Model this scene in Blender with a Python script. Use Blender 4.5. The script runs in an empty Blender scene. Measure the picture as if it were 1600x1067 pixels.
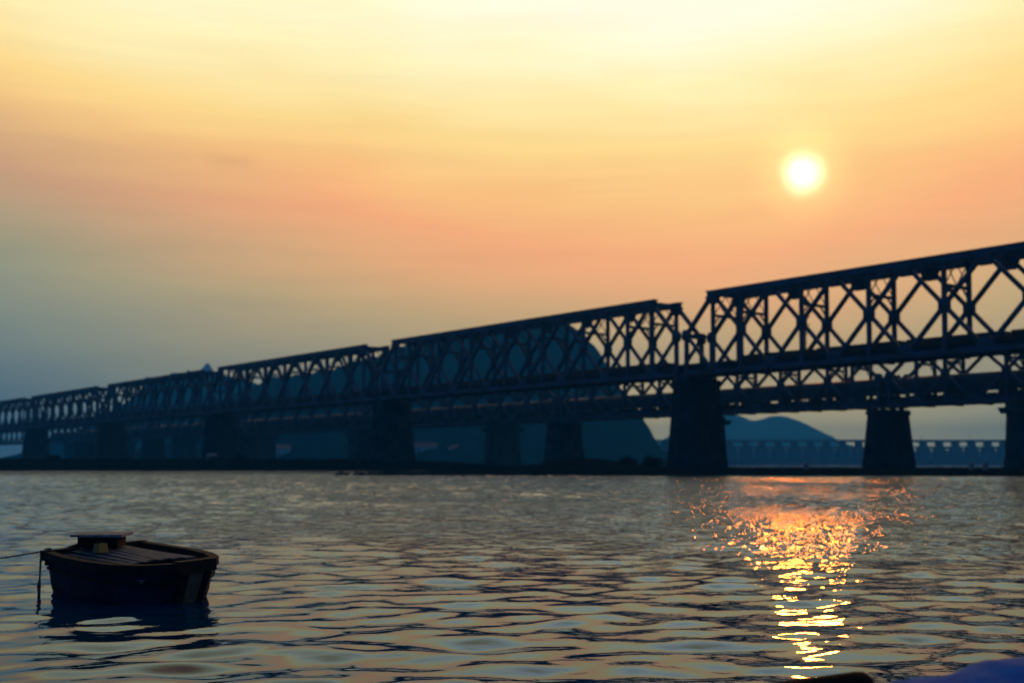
import bpy, math, random
import numpy as np
from mathutils import Vector, Matrix

random.seed(7)
RNG = np.random.default_rng(11)
SC = bpy.context.scene
COL = SC.collection
rad = math.radians

# ------------------------------------------------------------------ camera
EYE = 1.95
cam_d = bpy.data.cameras.new("camera")
cam = bpy.data.objects.new("camera", cam_d)
COL.objects.link(cam)
cam_d.sensor_width = 36.0
cam_d.lens = 40.5
cam_d.clip_start = 0.1
cam_d.clip_end = 20000
PITCH = rad(2.9)
cam.location = (0, 0, EYE)
cam.rotation_euler = (math.pi / 2 + PITCH, 0, 0)
cam_d.shift_y = 95.4 / 1600
cam_d.dof.use_dof = True
cam_d.dof.focus_distance = 11.0
cam_d.dof.aperture_fstop = 1.25
SC.camera = cam

# ------------------------------------------------------------------ sky, sun, exposure
SUN_AZ, SUN_EL = rad(14.35), rad(13.75)
sun_dir = Vector((math.sin(SUN_AZ) * math.cos(SUN_EL), math.cos(SUN_AZ) * math.cos(SUN_EL), math.sin(SUN_EL)))

def s2l(c):
    return tuple((v / 255 / 12.92 if v <= 10.3 else ((v / 255 + .055) / 1.055) ** 2.4) for v in c)

world = bpy.data.worlds.new("World")
SC.world = world
world.use_nodes = True
nt = world.node_tree
nt.nodes.clear()

class NG:
    """small node-graph helper"""
    def __init__(s, tree): s.t = tree
    def n(s, typ, **kw):
        nd = s.t.nodes.new(typ)
        for k, v in kw.items(): setattr(nd, k, v)
        return nd
    def put(s, sock, v):
        if hasattr(v, 'is_linked') or isinstance(v, bpy.types.NodeSocket): s.t.links.new(v, sock)
        else: sock.default_value = v
    def m(s, op, a, b=0.0, c=0.0, clamp=False):
        nd = s.n('ShaderNodeMath', operation=op, use_clamp=clamp)
        s.put(nd.inputs[0], a); s.put(nd.inputs[1], b); s.put(nd.inputs[2], c)
        return nd.outputs[0]
    def vm(s, op, a, b=(0, 0, 0), out=0):
        nd = s.n('ShaderNodeVectorMath', operation=op)
        s.put(nd.inputs[0], a)
        if op == 'SCALE': s.put(nd.inputs['Scale'], b)
        else: s.put(nd.inputs[1], b)
        return nd.outputs['Value'] if out == 'v' else nd.outputs[0]
    def ramp(s, fac, stops, interp='LINEAR'):
        nd = s.n('ShaderNodeValToRGB')
        cr = nd.color_ramp; cr.interpolation = interp
        while len(cr.elements) > 1: cr.elements.remove(cr.elements[0])
        cr.elements[0].position = stops[0][0]; cr.elements[0].color = (*stops[0][1], 1)
        for p, c in stops[1:]:
            e = cr.elements.new(p); e.color = (*c, 1)
        s.put(nd.inputs[0], fac)
        return nd.outputs[0]
    def maprange(s, v, a, b, c, d, smooth=True):
        nd = s.n('ShaderNodeMapRange')
        nd.interpolation_type = 'SMOOTHSTEP' if smooth else 'LINEAR'
        s.put(nd.inputs[0], v)
        for i, x in enumerate((a, b, c, d)): nd.inputs[1 + i].default_value = x
        return nd.outputs[0]
    def noise(s, vec, scale, detail=2.0, rough=.5, dist=0.0):
        nd = s.n('ShaderNodeTexNoise')
        s.put(nd.inputs['Vector'], vec)
        nd.inputs['Scale'].default_value = scale; nd.inputs['Detail'].default_value = detail
        nd.inputs['Roughness'].default_value = rough; nd.inputs['Distortion'].default_value = dist
        return nd.outputs[0]
    def mixc(s, f, a, b, mode='MIX'):
        nd = s.n('ShaderNodeMix', data_type='RGBA', blend_type=mode)
        s.put(nd.inputs[0], f)
        s.put(nd.inputs[6], a if not isinstance(a, tuple) else (*a[:3], 1))
        s.put(nd.inputs[7], b if not isinstance(b, tuple) else (*b[:3], 1))
        return nd.outputs[2]

g = NG(nt)
tc = g.n('ShaderNodeTexCoord')
dirv = g.vm('NORMALIZE', tc.outputs['Generated'])
sep = g.n('ShaderNodeSeparateXYZ'); nt.links.new(dirv, sep.inputs[0])
dx, dy, dz = sep.outputs
# soft haze streaks move the bands a little
nz = g.noise(g.vm('MULTIPLY', dirv, (3.0, 3.0, 14.0)), 1.0, 3.0, .5, .4)
nz2 = g.noise(g.vm('MULTIPLY', dirv, (9.0, 9.0, 30.0)), 1.0, 2.0, .5, .2)
wob = g.m('ADD', g.m('MULTIPLY', g.m('SUBTRACT', nz, .5), .26), g.m('MULTIPLY', g.m('SUBTRACT', nz2, .5), .06))
el = g.m('ARCSINE', g.m('MAXIMUM', dz, -0.03))
GAZ = .138
az = g.m('ARCTAN2', dx, dy)
azr = g.m('SUBTRACT', az, GAZ)
# wrap far side symmetric
u0 = g.m('MULTIPLY', g.m('MINIMUM', g.m('ABSOLUTE', azr), g.m('SUBTRACT', 2 * math.pi, g.m('ABSOLUTE', azr))), g.m('COSINE', el))
A = g.maprange(el, .14, .42, .495, .86)
u = g.m('DIVIDE', u0, A)
de = g.m('SUBTRACT', el, .428)
w = g.m('ADD', g.m('DIVIDE', g.m('MINIMUM', de, 0.0), .262), g.m('DIVIDE', g.m('MAXIMUM', de, 0.0), .30))
v = g.m('SQRT', g.m('ADD', g.m('MULTIPLY', u, u), g.m('MULTIPLY', w, w)))
left = g.maprange(g.m('SUBTRACT', 0.0, azr), .24, .56, 0.0, 1.0)
v = g.m('SUBTRACT', g.m('ADD', v, wob), g.m('MULTIPLY', left, .20))
VM = 4.0
SKY = [(0.0, (255, 253, 236)), (.22, (255, 252, 224)), (.42, (255, 240, 180)), (.62, (255, 219, 138)), (.80, (255, 194, 122)),
       (.95, (253, 175, 118)), (1.08, (240, 177, 120)), (1.25, (206, 175, 122)), (1.42, (172, 162, 128)), (1.6, (138, 142, 130)), (1.8, (102, 122, 132)),
       (2.2, (58, 100, 134)), (2.9, (28, 84, 140)), (4.0, (18, 74, 134))]
skycol = g.ramp(g.m('DIVIDE', v, VM), [(p / VM, s2l(c)) for p, c in SKY])
grey = g.mixc(1.0, skycol, (.55, .78, 1.06), 'MULTIPLY')
skycol = g.mixc(g.m('MULTIPLY', g.m('MULTIPLY', left, .85), g.maprange(v, .62, 1.0, 0.0, 1.0)), skycol, grey)
# the sunward horizon itself glows redder behind the blue air
hor = g.m('MULTIPLY', g.maprange(el, .0, .085, 1.0, 0.0), g.maprange(u0, .15, .75, 1.0, 0.0))
skycol = g.mixc(hor, skycol, g.mixc(1.0, skycol, (3.8, 3.2, 1.7), 'MULTIPLY'))
streak = g.noise(g.vm('MULTIPLY', dirv, (5.0, 5.0, 70.0)), 1.0, 4.0, .6, .5)
skycol = g.mixc(1.0, skycol, g.ramp(streak, [(.3, (.965, .955, .96)), (.7, (1.03, 1.03, 1.02))]), 'MULTIPLY')
# one small smudge of cloud high on the left
cu = g.m('DIVIDE', g.m('ADD', az, .243), .022); cv = g.m('DIVIDE', g.m('SUBTRACT', el, .2495), .0075)
cl = g.maprange(g.m('ADD', g.m('SQRT', g.m('ADD', g.m('MULTIPLY', cu, cu), g.m('MULTIPLY', cv, cv))), g.m('MULTIPLY', g.m('SUBTRACT', g.noise(dirv, 60.0, 2.0), .5), 1.2)), .2, 1.3, .34, 0.0)
skycol = g.mixc(cl, skycol, g.mixc(1.0, skycol, (.78, .76, .82), 'MULTIPLY'))
# sun disc and aureole
ca = g.vm('DOT_PRODUCT', dirv, tuple(sun_dir), 'v')
ang = g.m('ARCCOSINE', g.m('MINIMUM', ca, 1.0))
angw = g.m('ADD', ang, g.m('MULTIPLY', g.m('SUBTRACT', g.noise(dirv, 40.0, 1.0), .5), rad(.25)))
disc = g.m('POWER', g.maprange(angw, rad(.30), rad(1.45), 1.0, 0.0, False), 2.2)
halo = g.maprange(ang, rad(.9), rad(3.4), 1.0, 0.0)
halo = g.m('POWER', halo, 1.8)
bg_sky = g.n('ShaderNodeBackground'); nt.links.new(skycol, bg_sky.inputs[0]); bg_sky.inputs[1].default_value = 1.16
bg_halo = g.n('ShaderNodeBackground'); bg_halo.inputs[0].default_value = (1.0, .66, .22, 1); g.put(bg_halo.inputs[1], g.m('MULTIPLY', halo, .24))
bg_disc = g.n('ShaderNodeBackground'); bg_disc.inputs[0].default_value = (1.0, .62, .40, 1); g.put(bg_disc.inputs[1], g.m('MULTIPLY', disc, 3.6))
nish = g.n('ShaderNodeTexSky', sky_type='NISHITA')
nish.sun_disc = False; nish.sun_elevation = SUN_EL; nish.sun_rotation = SUN_AZ
nish.air_density = 1.5; nish.dust_density = 4.0
bg_n = g.n('ShaderNodeBackground'); nt.links.new(nish.outputs[0], bg_n.inputs[0]); bg_n.inputs[1].default_value = .001
def addsh(a, b):
    nd = g.n('ShaderNodeAddShader'); nt.links.new(a, nd.inputs[0]); nt.links.new(b, nd.inputs[1]); return nd.outputs[0]
outw = g.n('ShaderNodeOutputWorld')
nt.links.new(addsh(addsh(bg_sky.outputs[0], bg_halo.outputs[0]), addsh(bg_disc.outputs[0], bg_n.outputs[0])), outw.inputs[0])
world.cycles.sampling_method = 'MANUAL'
world.cycles.sample_map_resolution = 2048

sun_d = bpy.data.lights.new("sun", 'SUN')
sun_d.energy = .28
sun_d.angle = rad(1.6)
sun_d.color = (1.0, .175, .012)
sun_o = bpy.data.objects.new("sun", sun_d)
COL.objects.link(sun_o)
sun_o.rotation_euler = (-sun_dir).to_track_quat('-Z', 'Y').to_euler()
sun_o.location = (60, 200, 80)

SC.view_settings.view_transform = 'Standard'
SC.view_settings.look = 'None'
SC.view_settings.gamma = 1.0
SC.view_settings.exposure = 0.0
SC.view_settings.use_curve_mapping = False
SC.render.engine = 'CYCLES'
SC.cycles.max_bounces = 6
SC.cycles.volume_bounces = 0
SC.cycles.sample_clamp_indirect = 6.0
SC.cycles.use_denoising = True

# ------------------------------------------------------------------ helpers
class MB:
    def __init__(s): s.v = []; s.f = []
    def add(s, vs, fs):
        o = len(s.v); s.v += [tuple(p) for p in vs]; s.f += [tuple(i + o for i in f) for f in fs]; return s
    def box(s, x0, x1, y0, y1, z0, z1):
        return s.add([(x0, y0, z0), (x1, y0, z0), (x1, y1, z0), (x0, y1, z0), (x0, y0, z1), (x1, y0, z1), (x1, y1, z1), (x0, y1, z1)],
                     [(0, 3, 2, 1), (4, 5, 6, 7), (0, 1, 5, 4), (1, 2, 6, 5), (2, 3, 7, 6), (3, 0, 4, 7)])
    def frustum(s, x0, x1, y0, y1, z0, X0, X1, Y0, Y1, z1):
        return s.add([(x0, y0, z0), (x1, y0, z0), (x1, y1, z0), (x0, y1, z0), (X0, Y0, z1), (X1, Y0, z1), (X1, Y1, z1), (X0, Y1, z1)],
                     [(0, 3, 2, 1), (4, 5, 6, 7), (0, 1, 5, 4), (1, 2, 6, 5), (2, 3, 7, 6), (3, 0, 4, 7)])
    def beam(s, p, q, wd, th, up=(0, 1, 0)):
        """box beam p->q; th measured along 'up', wd across"""
        p, q, up = Vector(p), Vector(q), Vector(up)
        d = (q - p).normalized(); side = d.cross(up).normalized(); up = side.cross(d).normalized()
        a, b = side * wd / 2, up * th / 2
        vs = [p - a - b, p + a - b, p + a + b, p - a + b, q - a - b, q + a - b, q + a + b, q - a + b]
        return s.add(vs, [(0, 3, 2, 1), (4, 5, 6, 7), (0, 1, 5, 4), (1, 2, 6, 5), (2, 3, 7, 6), (3, 0, 4, 7)])
    def tube(s, pts, r, n=8, cap=True):
        pts = [Vector(p) for p in pts]; rs = r if isinstance(r, (list, tuple)) else [r] * len(pts)
        rings = []
        for i, p in enumerate(pts):
            d = (pts[min(i + 1, len(pts) - 1)] - pts[max(i - 1, 0)]).normalized()
            ref = Vector((0, 0, 1)) if abs(d.z) < .9 else Vector((1, 0, 0))
            a = d.cross(ref).normalized(); b = a.cross(d)
            rings.append([p + (a * math.cos(2 * math.pi * k / n) + b * math.sin(2 * math.pi * k / n)) * rs[i] for k in range(n)])
        vs = [v for r_ in rings for v in r_]; fs = []
        for i in range(len(pts) - 1):
            for k in range(n):
                fs.append((i * n + k, i * n + (k + 1) % n, (i + 1) * n + (k + 1) % n, (i + 1) * n + k))
        if cap: fs += [tuple(range(n))[::-1], tuple(range((len(pts) - 1) * n, len(pts) * n))]
        return s.add(vs, fs)
    def prism(s, poly, z0, z1, poly2=None):
        n = len(poly); poly2 = poly2 or poly
        vs = [(x, y, z0) for x, y in poly] + [(x, y, z1) for x, y in poly2]
        fs = [tuple(range(n))[::-1], tuple(range(n, 2 * n))] + [(i, (i + 1) % n, n + (i + 1) % n, n + i) for i in range(n)]
        return s.add(vs, fs)
    def plate(s, poly_xz, y0, y1):
        n = len(poly_xz)
        vs = [(x, y0, z) for x, z in poly_xz] + [(x, y1, z) for x, z in poly_xz]
        fs = [tuple(range(n)), tuple(range(n, 2 * n))[::-1]] + [((i + 1) % n, i, n + i, n + (i + 1) % n) for i in range(n)]
        return s.add(vs, fs)
    def mesh(s, name, mat, smooth=False):
        me = bpy.data.meshes.new(name); me.from_pydata(s.v, [], s.f); me.update()
        me.materials.append(mat)
        if smooth: me.polygons.foreach_set('use_smooth', [True] * len(me.polygons))
        return me

def obj(name, mb, mat, parent=None, smooth=False, loc=None, rz=None):
    me = mb if isinstance(mb, bpy.types.Mesh) else mb.mesh(name, mat, smooth)
    o = bpy.data.objects.new(name, me); COL.objects.link(o)
    if parent: o.parent = parent
    if loc is not None: o.location = loc
    if rz is not None: o.rotation_euler = (0, 0, rz)
    return o

def tag(o, label, cat, group=None):
    o['label'] = label; o['category'] = cat
    if group: o['group'] = group
    return o

def thing(name, label, cat, loc=(0, 0, 0), rz=0.0, group=None):
    o = bpy.data.objects.new(name, None); COL.objects.link(o)
    o.empty_display_size = .5
    o.location = loc; o.rotation_euler = (0, 0, rz)
    return tag(o, label, cat, group)

KIDS = {}
def copy_thing(src, loc, rz, label, group=None):
    def kids(o): return [c for c in ALLKIDS if c.parent == o]
    def rec(o, parent):
        c = o.copy(); COL.objects.link(c)
        if parent: c.parent = parent
        for ch in o.children: rec(ch, c)
        return c
    r = rec(src, None)
    r.location = loc; r.rotation_euler = (0, 0, rz); r['label'] = label
    if group: r['group'] = group
    return r

def mat(name, c1, c2=None, scale=1.0, rough=.7, metal=0.0, bump=0.0, detail=4.0, spec=.4):
    m = bpy.data.materials.new(name); m.use_nodes = True
    t = m.node_tree; G = NG(t); b = t.nodes['Principled BSDF']
    b.inputs['Roughness'].default_value = rough; b.inputs['Metallic'].default_value = metal
    b.inputs['Specular IOR Level'].default_value = spec
    if c2 is None: b.inputs['Base Color'].default_value = (*c1, 1)
    else:
        co = G.n('ShaderNodeTexCoord').outputs['Object']
        nzz = G.noise(co, scale, detail, .6, .3)
        t.links.new(G.mixc(G.maprange(nzz, .35, .65, 0, 1), c1, c2), b.inputs['Base Color'])
        if bump:
            bp = G.n('ShaderNodeBump'); bp.inputs['Strength'].default_value = bump; bp.inputs['Distance'].default_value = .05
            t.links.new(G.noise(co, scale * 3, 4, .6), bp.inputs['Height']); t.links.new(bp.outputs[0], b.inputs['Normal'])
    return m

M = {}
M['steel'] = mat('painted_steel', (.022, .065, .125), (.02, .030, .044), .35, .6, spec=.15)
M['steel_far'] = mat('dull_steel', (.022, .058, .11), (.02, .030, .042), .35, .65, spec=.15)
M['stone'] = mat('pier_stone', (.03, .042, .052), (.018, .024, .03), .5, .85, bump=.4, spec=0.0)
M['concrete'] = mat('concrete', (.26, .25, .23), (.18, .175, .165), .4, .85)
M['pale_gate'] = mat('pale_gate_paint', (.55, .56, .55), (.4, .42, .42), .4, .6)
M['wagon'] = mat('wagon_paint', (.05, .035, .03), (.03, .028, .028), .6, .6, spec=.15)
M['coach'] = mat('coach_paint', (.03, .04, .055), (.022, .03, .04), .6, .5, spec=.15)
M['load'] = mat('coal_load', (.03, .03, .03), (.05, .05, .048), 2., .9, bump=.6, spec=0.0)
M['track'] = mat('track_deck', (.05, .045, .04), (.08, .07, .06), 2., .9, spec=0.0)
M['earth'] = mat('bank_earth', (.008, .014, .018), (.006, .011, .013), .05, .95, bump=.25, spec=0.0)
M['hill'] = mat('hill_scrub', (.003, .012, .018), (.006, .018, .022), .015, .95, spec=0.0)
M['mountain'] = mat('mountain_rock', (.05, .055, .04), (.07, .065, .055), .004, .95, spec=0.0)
M['leaf'] = mat('scrub_leaf', (.010, .020, .012), (.018, .026, .016), 1.5, .9, spec=0.0)
M['bark'] = mat('bark', (.06, .045, .03), (.04, .03, .025), 3., .9)
M['rock'] = mat('rock', (.08, .075, .07), (.04, .04, .04), 1.5, .9, bump=.5, spec=0.0)
M['hull'] = mat('dark_blue_boat_paint', (.014, .018, .040), (.008, .011, .022), 2.2, .7, bump=.25, spec=.15)
M['tarred'] = mat('tarred_wood', (.012, .012, .012), (.008, .009, .010), 5., .8, bump=.4, spec=.12)
M['wood_pale'] = mat('weathered_planks', (.22, .22, .21), (.12, .115, .11), 7., .7, bump=.3)
M['wood_mid'] = mat('damp_wood', (.10, .085, .065), (.06, .05, .04), 6., .7, bump=.3)
M['rope'] = mat('rope', (.13, .12, .10), (.08, .075, .065), 20., .9)
M['deck'] = mat('weathered_deck', (.10, .105, .11), (.05, .052, .055), 7., .8, bump=.3, spec=.15)
M['yellow'] = mat('yellow_plastic', (.20, .13, .015), None, rough=.5)
M['tarp'] = mat('blue_tarpaulin', (.003, .085, .34), (.006, .12, .42), 3.5, .85, bump=.3, spec=.08)
M['log'] = mat('dark_log', (.006, .005, .006), (.004, .003, .004), 4., .8, bump=.4, spec=.05)
M['house'] = mat('lime_wash', (.45, .44, .42), (.34, .33, .32), .5, .85)
M['roof'] = mat('clay_roof', (.16, .08, .05), (.11, .06, .045), 1., .85)
M['dark'] = mat('dark_opening', (.02, .02, .022), None, rough=.3)

# ------------------------------------------------------------------ water
SEA_R = 4200.0
def build_water():
    rows = [0.9]
    while rows[-1] < 176: rows.append(rows[-1] + min(.30, max(.024, .8 * rows[-1] ** 2 / 2246)))
    while rows[-1] < SEA_R: rows.append(rows[-1] * 1.14)
    rows[-1] = SEA_R
    r = np.array(rows)
    fine = np.linspace(rad(-34), rad(34), 620)
    coarse = np.linspace(rad(34), rad(326), 60)[1:-1]
    th = np.concatenate([fine, coarse]); NT, NR = len(th), len(r)
    R, T = np.meshgrid(r, th, indexing='ij')
    X, Y = R * np.sin(T), R * np.cos(T)
    dr = np.gradient(r)
    wth = np.clip((rad(33.5) - np.abs(np.where(T > math.pi, T - 2 * math.pi, T))) / rad(3), 0, 1)
    Z = np.zeros_like(X)
    rng = np.random.default_rng(5)
    N = 90
    lam = np.exp(rng.uniform(math.log(.28), math.log(3.4), N))
    ang = math.pi / 2 + rad(8) + rng.normal(0, rad(34), N)
    ph = rng.uniform(0, 2 * math.pi, N)
    env = np.exp(-(np.log(lam / .85) / .85) ** 2)           # most slope near 1 m
    slope = env * rng.uniform(.5, 1.3, N)
    slope *= SLOPE / math.sqrt((slope ** 2).sum() / 2)
    step = np.maximum(dr, r * (th[1] - th[0]))
    kept = np.zeros(NR)
    for i in range(N):
        k = 2 * math.pi / lam[i]; a = slope[i] / k
        wgt = np.clip((lam[i] / step - 2.4) / 1.6, 0, 1)
        kept += wgt * slope[i] ** 2
        ph_ = k * (X * math.cos(ang[i]) + Y * math.sin(ang[i])) + ph[i]
        # slightly peaked crests
        Z += (wgt[:, None] * a) * (np.sin(ph_) + .12 * np.sin(2 * ph_ + 1.57))
    # gusts: patches of calmer and rougher water
    gust = .86 + .22 * np.sin(X * .21 + 1.3 * np.sin(Y * .13) + .5) * np.sin(Y * .17 + 2.0 + X * .05)
    Z *= wth * gust * (1 + FAR_GAIN * np.clip((R - 14) / 50, 0, 1))
    kept /= (slope ** 2).sum()
    far = np.maximum(1 - (np.sqrt(np.clip(kept, 0, 1)))[:, None] * wth, .85 * np.clip((R - 15) / 34, 0, 1))
    far = far * (1 - .94 * np.clip((R - 205) / 50, 0, 1))      # sheltered reach behind the spit
    verts = np.stack([X, Y, Z], -1).reshape(-1, 3)
    verts = np.vstack([verts, [[0, 0, 0]]])
    i = np.arange(NR - 1)[:, None]; j = np.arange(NT)[None, :]; j2 = (j + 1) % NT
    quads = np.stack([i * NT + j, i * NT + j2, (i + 1) * NT + j2, (i + 1) * NT + j], -1)[..., ::-1].reshape(-1, 4)[:, ::-1]
    c = NR * NT
    tris = np.stack([np.full(NT, c), np.arange(NT), (np.arange(NT) + 1) % NT][::1], -1)[:, [0, 2, 1]]
    me = bpy.data.meshes.new('water')
    me.vertices.add(len(verts)); me.vertices.foreach_set('co', verts.ravel())
    nl = quads.size + tris.size
    me.loops.add(nl); me.loops.foreach_set('vertex_index', np.concatenate([quads.ravel(), tris.ravel()]).astype(np.int32))
    npoly = len(quads) + len(tris)
    me.polygons.add(npoly)
    starts = np.concatenate([np.arange(len(quads)) * 4, quads.size + np.arange(len(tris)) * 3]).astype(np.int32)
    me.polygons.foreach_set('loop_start', starts)
    me.update(calc_edges=True); me.validate()
    me.polygons.foreach_set('use_smooth', [True] * len(me.polygons))
    at = me.attributes.new('unresolved', 'FLOAT', 'POINT')
    at.data.foreach_set('value', np.concatenate([far.ravel(), [1.0]]).astype(np.float32))
    m = bpy.data.materials.new('river_water'); m.use_nodes = True
    t = m.node_tree; G = NG(t); b = t.nodes['Principled BSDF']
    pos = G.n('ShaderNodeNewGeometry').outputs['Position']
    nor = G.n('ShaderNodeNewGeometry').outputs['Normal']
    unres = G.n('ShaderNodeAttribute', attribute_name='unresolved').outputs['Fac']
    def slopes(scale, eps, detail, amp, stretch):
        p = G.vm('MULTIPLY', pos, (scale * stretch, scale, 0))
        e = eps * scale
        h0 = G.noise(p, 1.0, detail, .5)
        hx = G.noise(G.vm('ADD', p, (e * stretch, 0, 0)), 1.0, detail, .5)
        hy = G.noise(G.vm('ADD', p, (0, e, 0)), 1.0, detail, .5)
        c = G.n('ShaderNodeCombineXYZ')
        t.links.new(G.m('MULTIPLY', G.m('SUBTRACT', h0, hx), amp / eps), c.inputs[0])
        t.links.new(G.m('MULTIPLY', G.m('SUBTRACT', h0, hy), amp / eps), c.inputs[1])
        return c.outputs[0]
    gust_n = G.maprange(G.noise(G.vm('MULTIPLY', pos, (.05, .11, 0)), 1.0, 4.0, .6), .32, .68, .45, 1.5)
    far_s = G.vm('SCALE', slopes(2.6, .009, 3.0, FAR_AMP * .45, 1.0), G.m('MULTIPLY', unres, gust_n))
    rip = G.vm('SCALE', slopes(5.0, .006, 3.0, .0045, .6), gust_n)
    n2 = G.vm('NORMALIZE', G.vm('ADD', G.vm('ADD', nor, far_s), rip))
    t.nodes.remove(b)
    # reflectance rises steeply towards grazing angles and is almost nil looking down into the dark water
    inc = G.n('ShaderNodeNewGeometry').outputs['Incoming']
    cosi = G.m('MAXIMUM', G.vm('DOT_PRODUCT', n2, inc, 'v'), 0.0)
    refl = G.m('ADD', .008, G.m('MULTIPLY', 1.0, G.m('POWER', G.m('SUBTRACT', 1.0, cosi), 5.0)))
    df = G.n('ShaderNodeBsdfDiffuse'); df.inputs[0].default_value = (.001, .026, .064, 1)
    gl_ = G.n('ShaderNodeBsdfGlossy'); gl_.inputs[0].default_value = (.62, .80, 1.0, 1); gl_.inputs['Roughness'].default_value = .025
    t.links.new(n2, gl_.inputs['Normal'])
    mx = G.n('ShaderNodeMixShader'); t.links.new(refl, mx.inputs[0]); t.links.new(df.outputs[0], mx.inputs[1]); t.links.new(gl_.outputs[0], mx.inputs[2])
    t.links.new(mx.outputs[0], t.nodes['Material Output'].inputs['Surface'])
    me.materials.append(m)
    o = bpy.data.objects.new('water', me); COL.objects.link(o); o['kind'] = 'structure'
SLOPE = .112
FAR_AMP = .5
FAR_GAIN = .6
build_water()

# river bed under the water, out to the horizon
bed = MB(); bed.box(-4200, 4200, -4200, 4200, -4.2, -4.0)
o = obj('river_bed', bed, M['earth']); o['kind'] = 'structure'

# ------------------------------------------------------------------ land
def vnoise(X, Y, scale, seed, octaves=4, gain=.5):
    out = np.zeros_like(X); amp = 1.0; tot = 0
    for o_ in range(octaves):
        rg = np.random.default_rng(seed + o_); tab = rg.uniform(-1, 1, (256, 256))
        x = X / scale * 2 ** o_; y = Y / scale * 2 ** o_
        xi, yi = np.floor(x).astype(int), np.floor(y).astype(int); fx, fy = x - xi, y - yi
        fx, fy = fx * fx * (3 - 2 * fx), fy * fy * (3 - 2 * fy)
        T = lambda a, b: tab[a % 256, b % 256]
        out += amp * ((T(xi, yi) * (1 - fx) + T(xi + 1, yi) * fx) * (1 - fy) + (T(xi, yi + 1) * (1 - fx) + T(xi + 1, yi + 1) * fx) * fy)
        tot += amp; amp *= gain
    return out / tot

def grid_mesh(name, xs, ys, Z, material, kind='structure'):
    X, Y = np.meshgrid(xs, ys, indexing='ij')
    nx, ny = len(xs), len(ys)
    verts = np.stack([X, Y, Z], -1).reshape(-1, 3)
    i = np.arange(nx - 1)[:, None]; j = np.arange(ny - 1)[None, :]
    q = np.stack([i * ny + j, (i + 1) * ny + j, (i + 1) * ny + j + 1, i * ny + j + 1], -1).reshape(-1, 4)
    me = bpy.data.meshes.new(name)
    me.from_pydata(verts.tolist(), [], q.tolist()); me.update()
    me.materials.append(material)
    me.polygons.foreach_set('use_smooth', [True] * len(me.polygons))
    o_ = bpy.data.objects.new(name, me); COL.objects.link(o_); o_['kind'] = kind
    return o_

def smooth(a, b, x):
    t_ = np.clip((x - a) / (b - a), 0, 1); return t_ * t_ * (3 - 2 * t_)

xs = np.arange(-420, 230, 1.5); ys = np.concatenate([np.arange(138, 300, 1.2), np.arange(300, 760, 8)])
X, Y = np.meshgrid(xs, ys, indexing='ij')
wig = vnoise(X, Y, 14, 3, 3)
# near shore of the left bank / of the spit, and the far shore of the spit
bank_front = 229 + 2.2 * wig + np.clip(-X - 20, 0, 500) * .012
spit_front = 157 - smooth(-24, 60, X) * 11 + 1.3 * wig
spit_back_left = 166 + smooth(-26, 20, X) * 60
back = 246 + 8 * vnoise(X, Y * 0, 30, 9, 2) + smooth(-60, -10, -X) * 0
d_bank = np.where(X < 10, Y - bank_front, -50)                    # >0 inside
d_bank = np.minimum(d_bank, 10 - X)
d_bank = np.where(X > -6, np.minimum(d_bank, (700 - Y)), d_bank)
back_line = np.where(X < 8, 2000.0, 300 - 46 * smooth(8, 60, X)) + 4 * wig
d_spit = np.minimum(np.minimum(Y - spit_front, back_line - Y), (X + 21 + 1.5 * wig))
spit_left = np.where(X < 10, np.minimum(d_spit, spit_back_left - Y + (X > 4) * 200), d_spit)
sd = np.maximum(d_bank, spit_left)
hbank = .35 + 1.75 * smooth(0, 24, d_bank) * smooth(12, -40, X)
hspit = .40 + .20 * smooth(3, 14, sd)
H = np.where(d_bank > 0, np.maximum(hbank, hspit * (spit_left > 0)), hspit)
Z = np.where(sd > 0, H * smooth(0, 3.0, sd), np.maximum(-2.5, sd * .18 - .02)) + np.where(sd > 0, .05 * vnoise(X, Y, 9, 21, 3) * smooth(0, 3, sd), 0)
# low earth mound running down from the second bridge's pier
Z += np.where(sd > 0, 1.7 * np.exp(-((X - 13 - .10 * (Y - 200)) / 9) ** 2) * smooth(178, 196, Y) * smooth(262, 235, Y), 0)
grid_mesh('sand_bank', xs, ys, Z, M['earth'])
def land_z(x, y):
    i_ = np.clip(np.searchsorted(xs, x), 0, len(xs) - 1); j_ = np.clip(np.searchsorted(ys, y), 0, len(ys) - 1)
    return float(Z[i_, j_])

def ridge(name, prof, y0, dx, half_front, half_back, mt, rough, seed, ny=40, foot=-2.0):
    px = np.array([p[0] for p in prof], float); pz = np.array([p[1] for p in prof], float)
    xs_ = np.arange(px[0], px[-1] + dx, dx)
    zs = np.interp(xs_, px, pz)
    ys_ = np.concatenate([np.linspace(y0 - half_front, y0, ny), np.linspace(y0, y0 + half_back, ny)[1:]])
    XX, YY = np.meshgrid(xs_, ys_, indexing='ij')
    s = np.where(YY < y0, (YY - (y0 - half_front)) / half_front, (y0 + half_back - YY) / half_back)
    s = np.clip(s, 0, 1); sh = s * s * (3 - 2 * s) * .55 + s * .45
    h = zs[:, None] * sh
    big = vnoise(XX, YY, half_front * .35, seed, 3)
    fine_ = vnoise(XX, YY, dx * 5, seed + 20, 3)
    h = h * (1 + .14 * big * (1 - s) * 2 * s * 2) + rough * fine_ * np.clip(h / 12, 0, 1)
    h = np.where(s <= 0, foot, h + foot * (1 - s))
    grid_mesh(name, xs_, ys_, h, mt)

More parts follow.
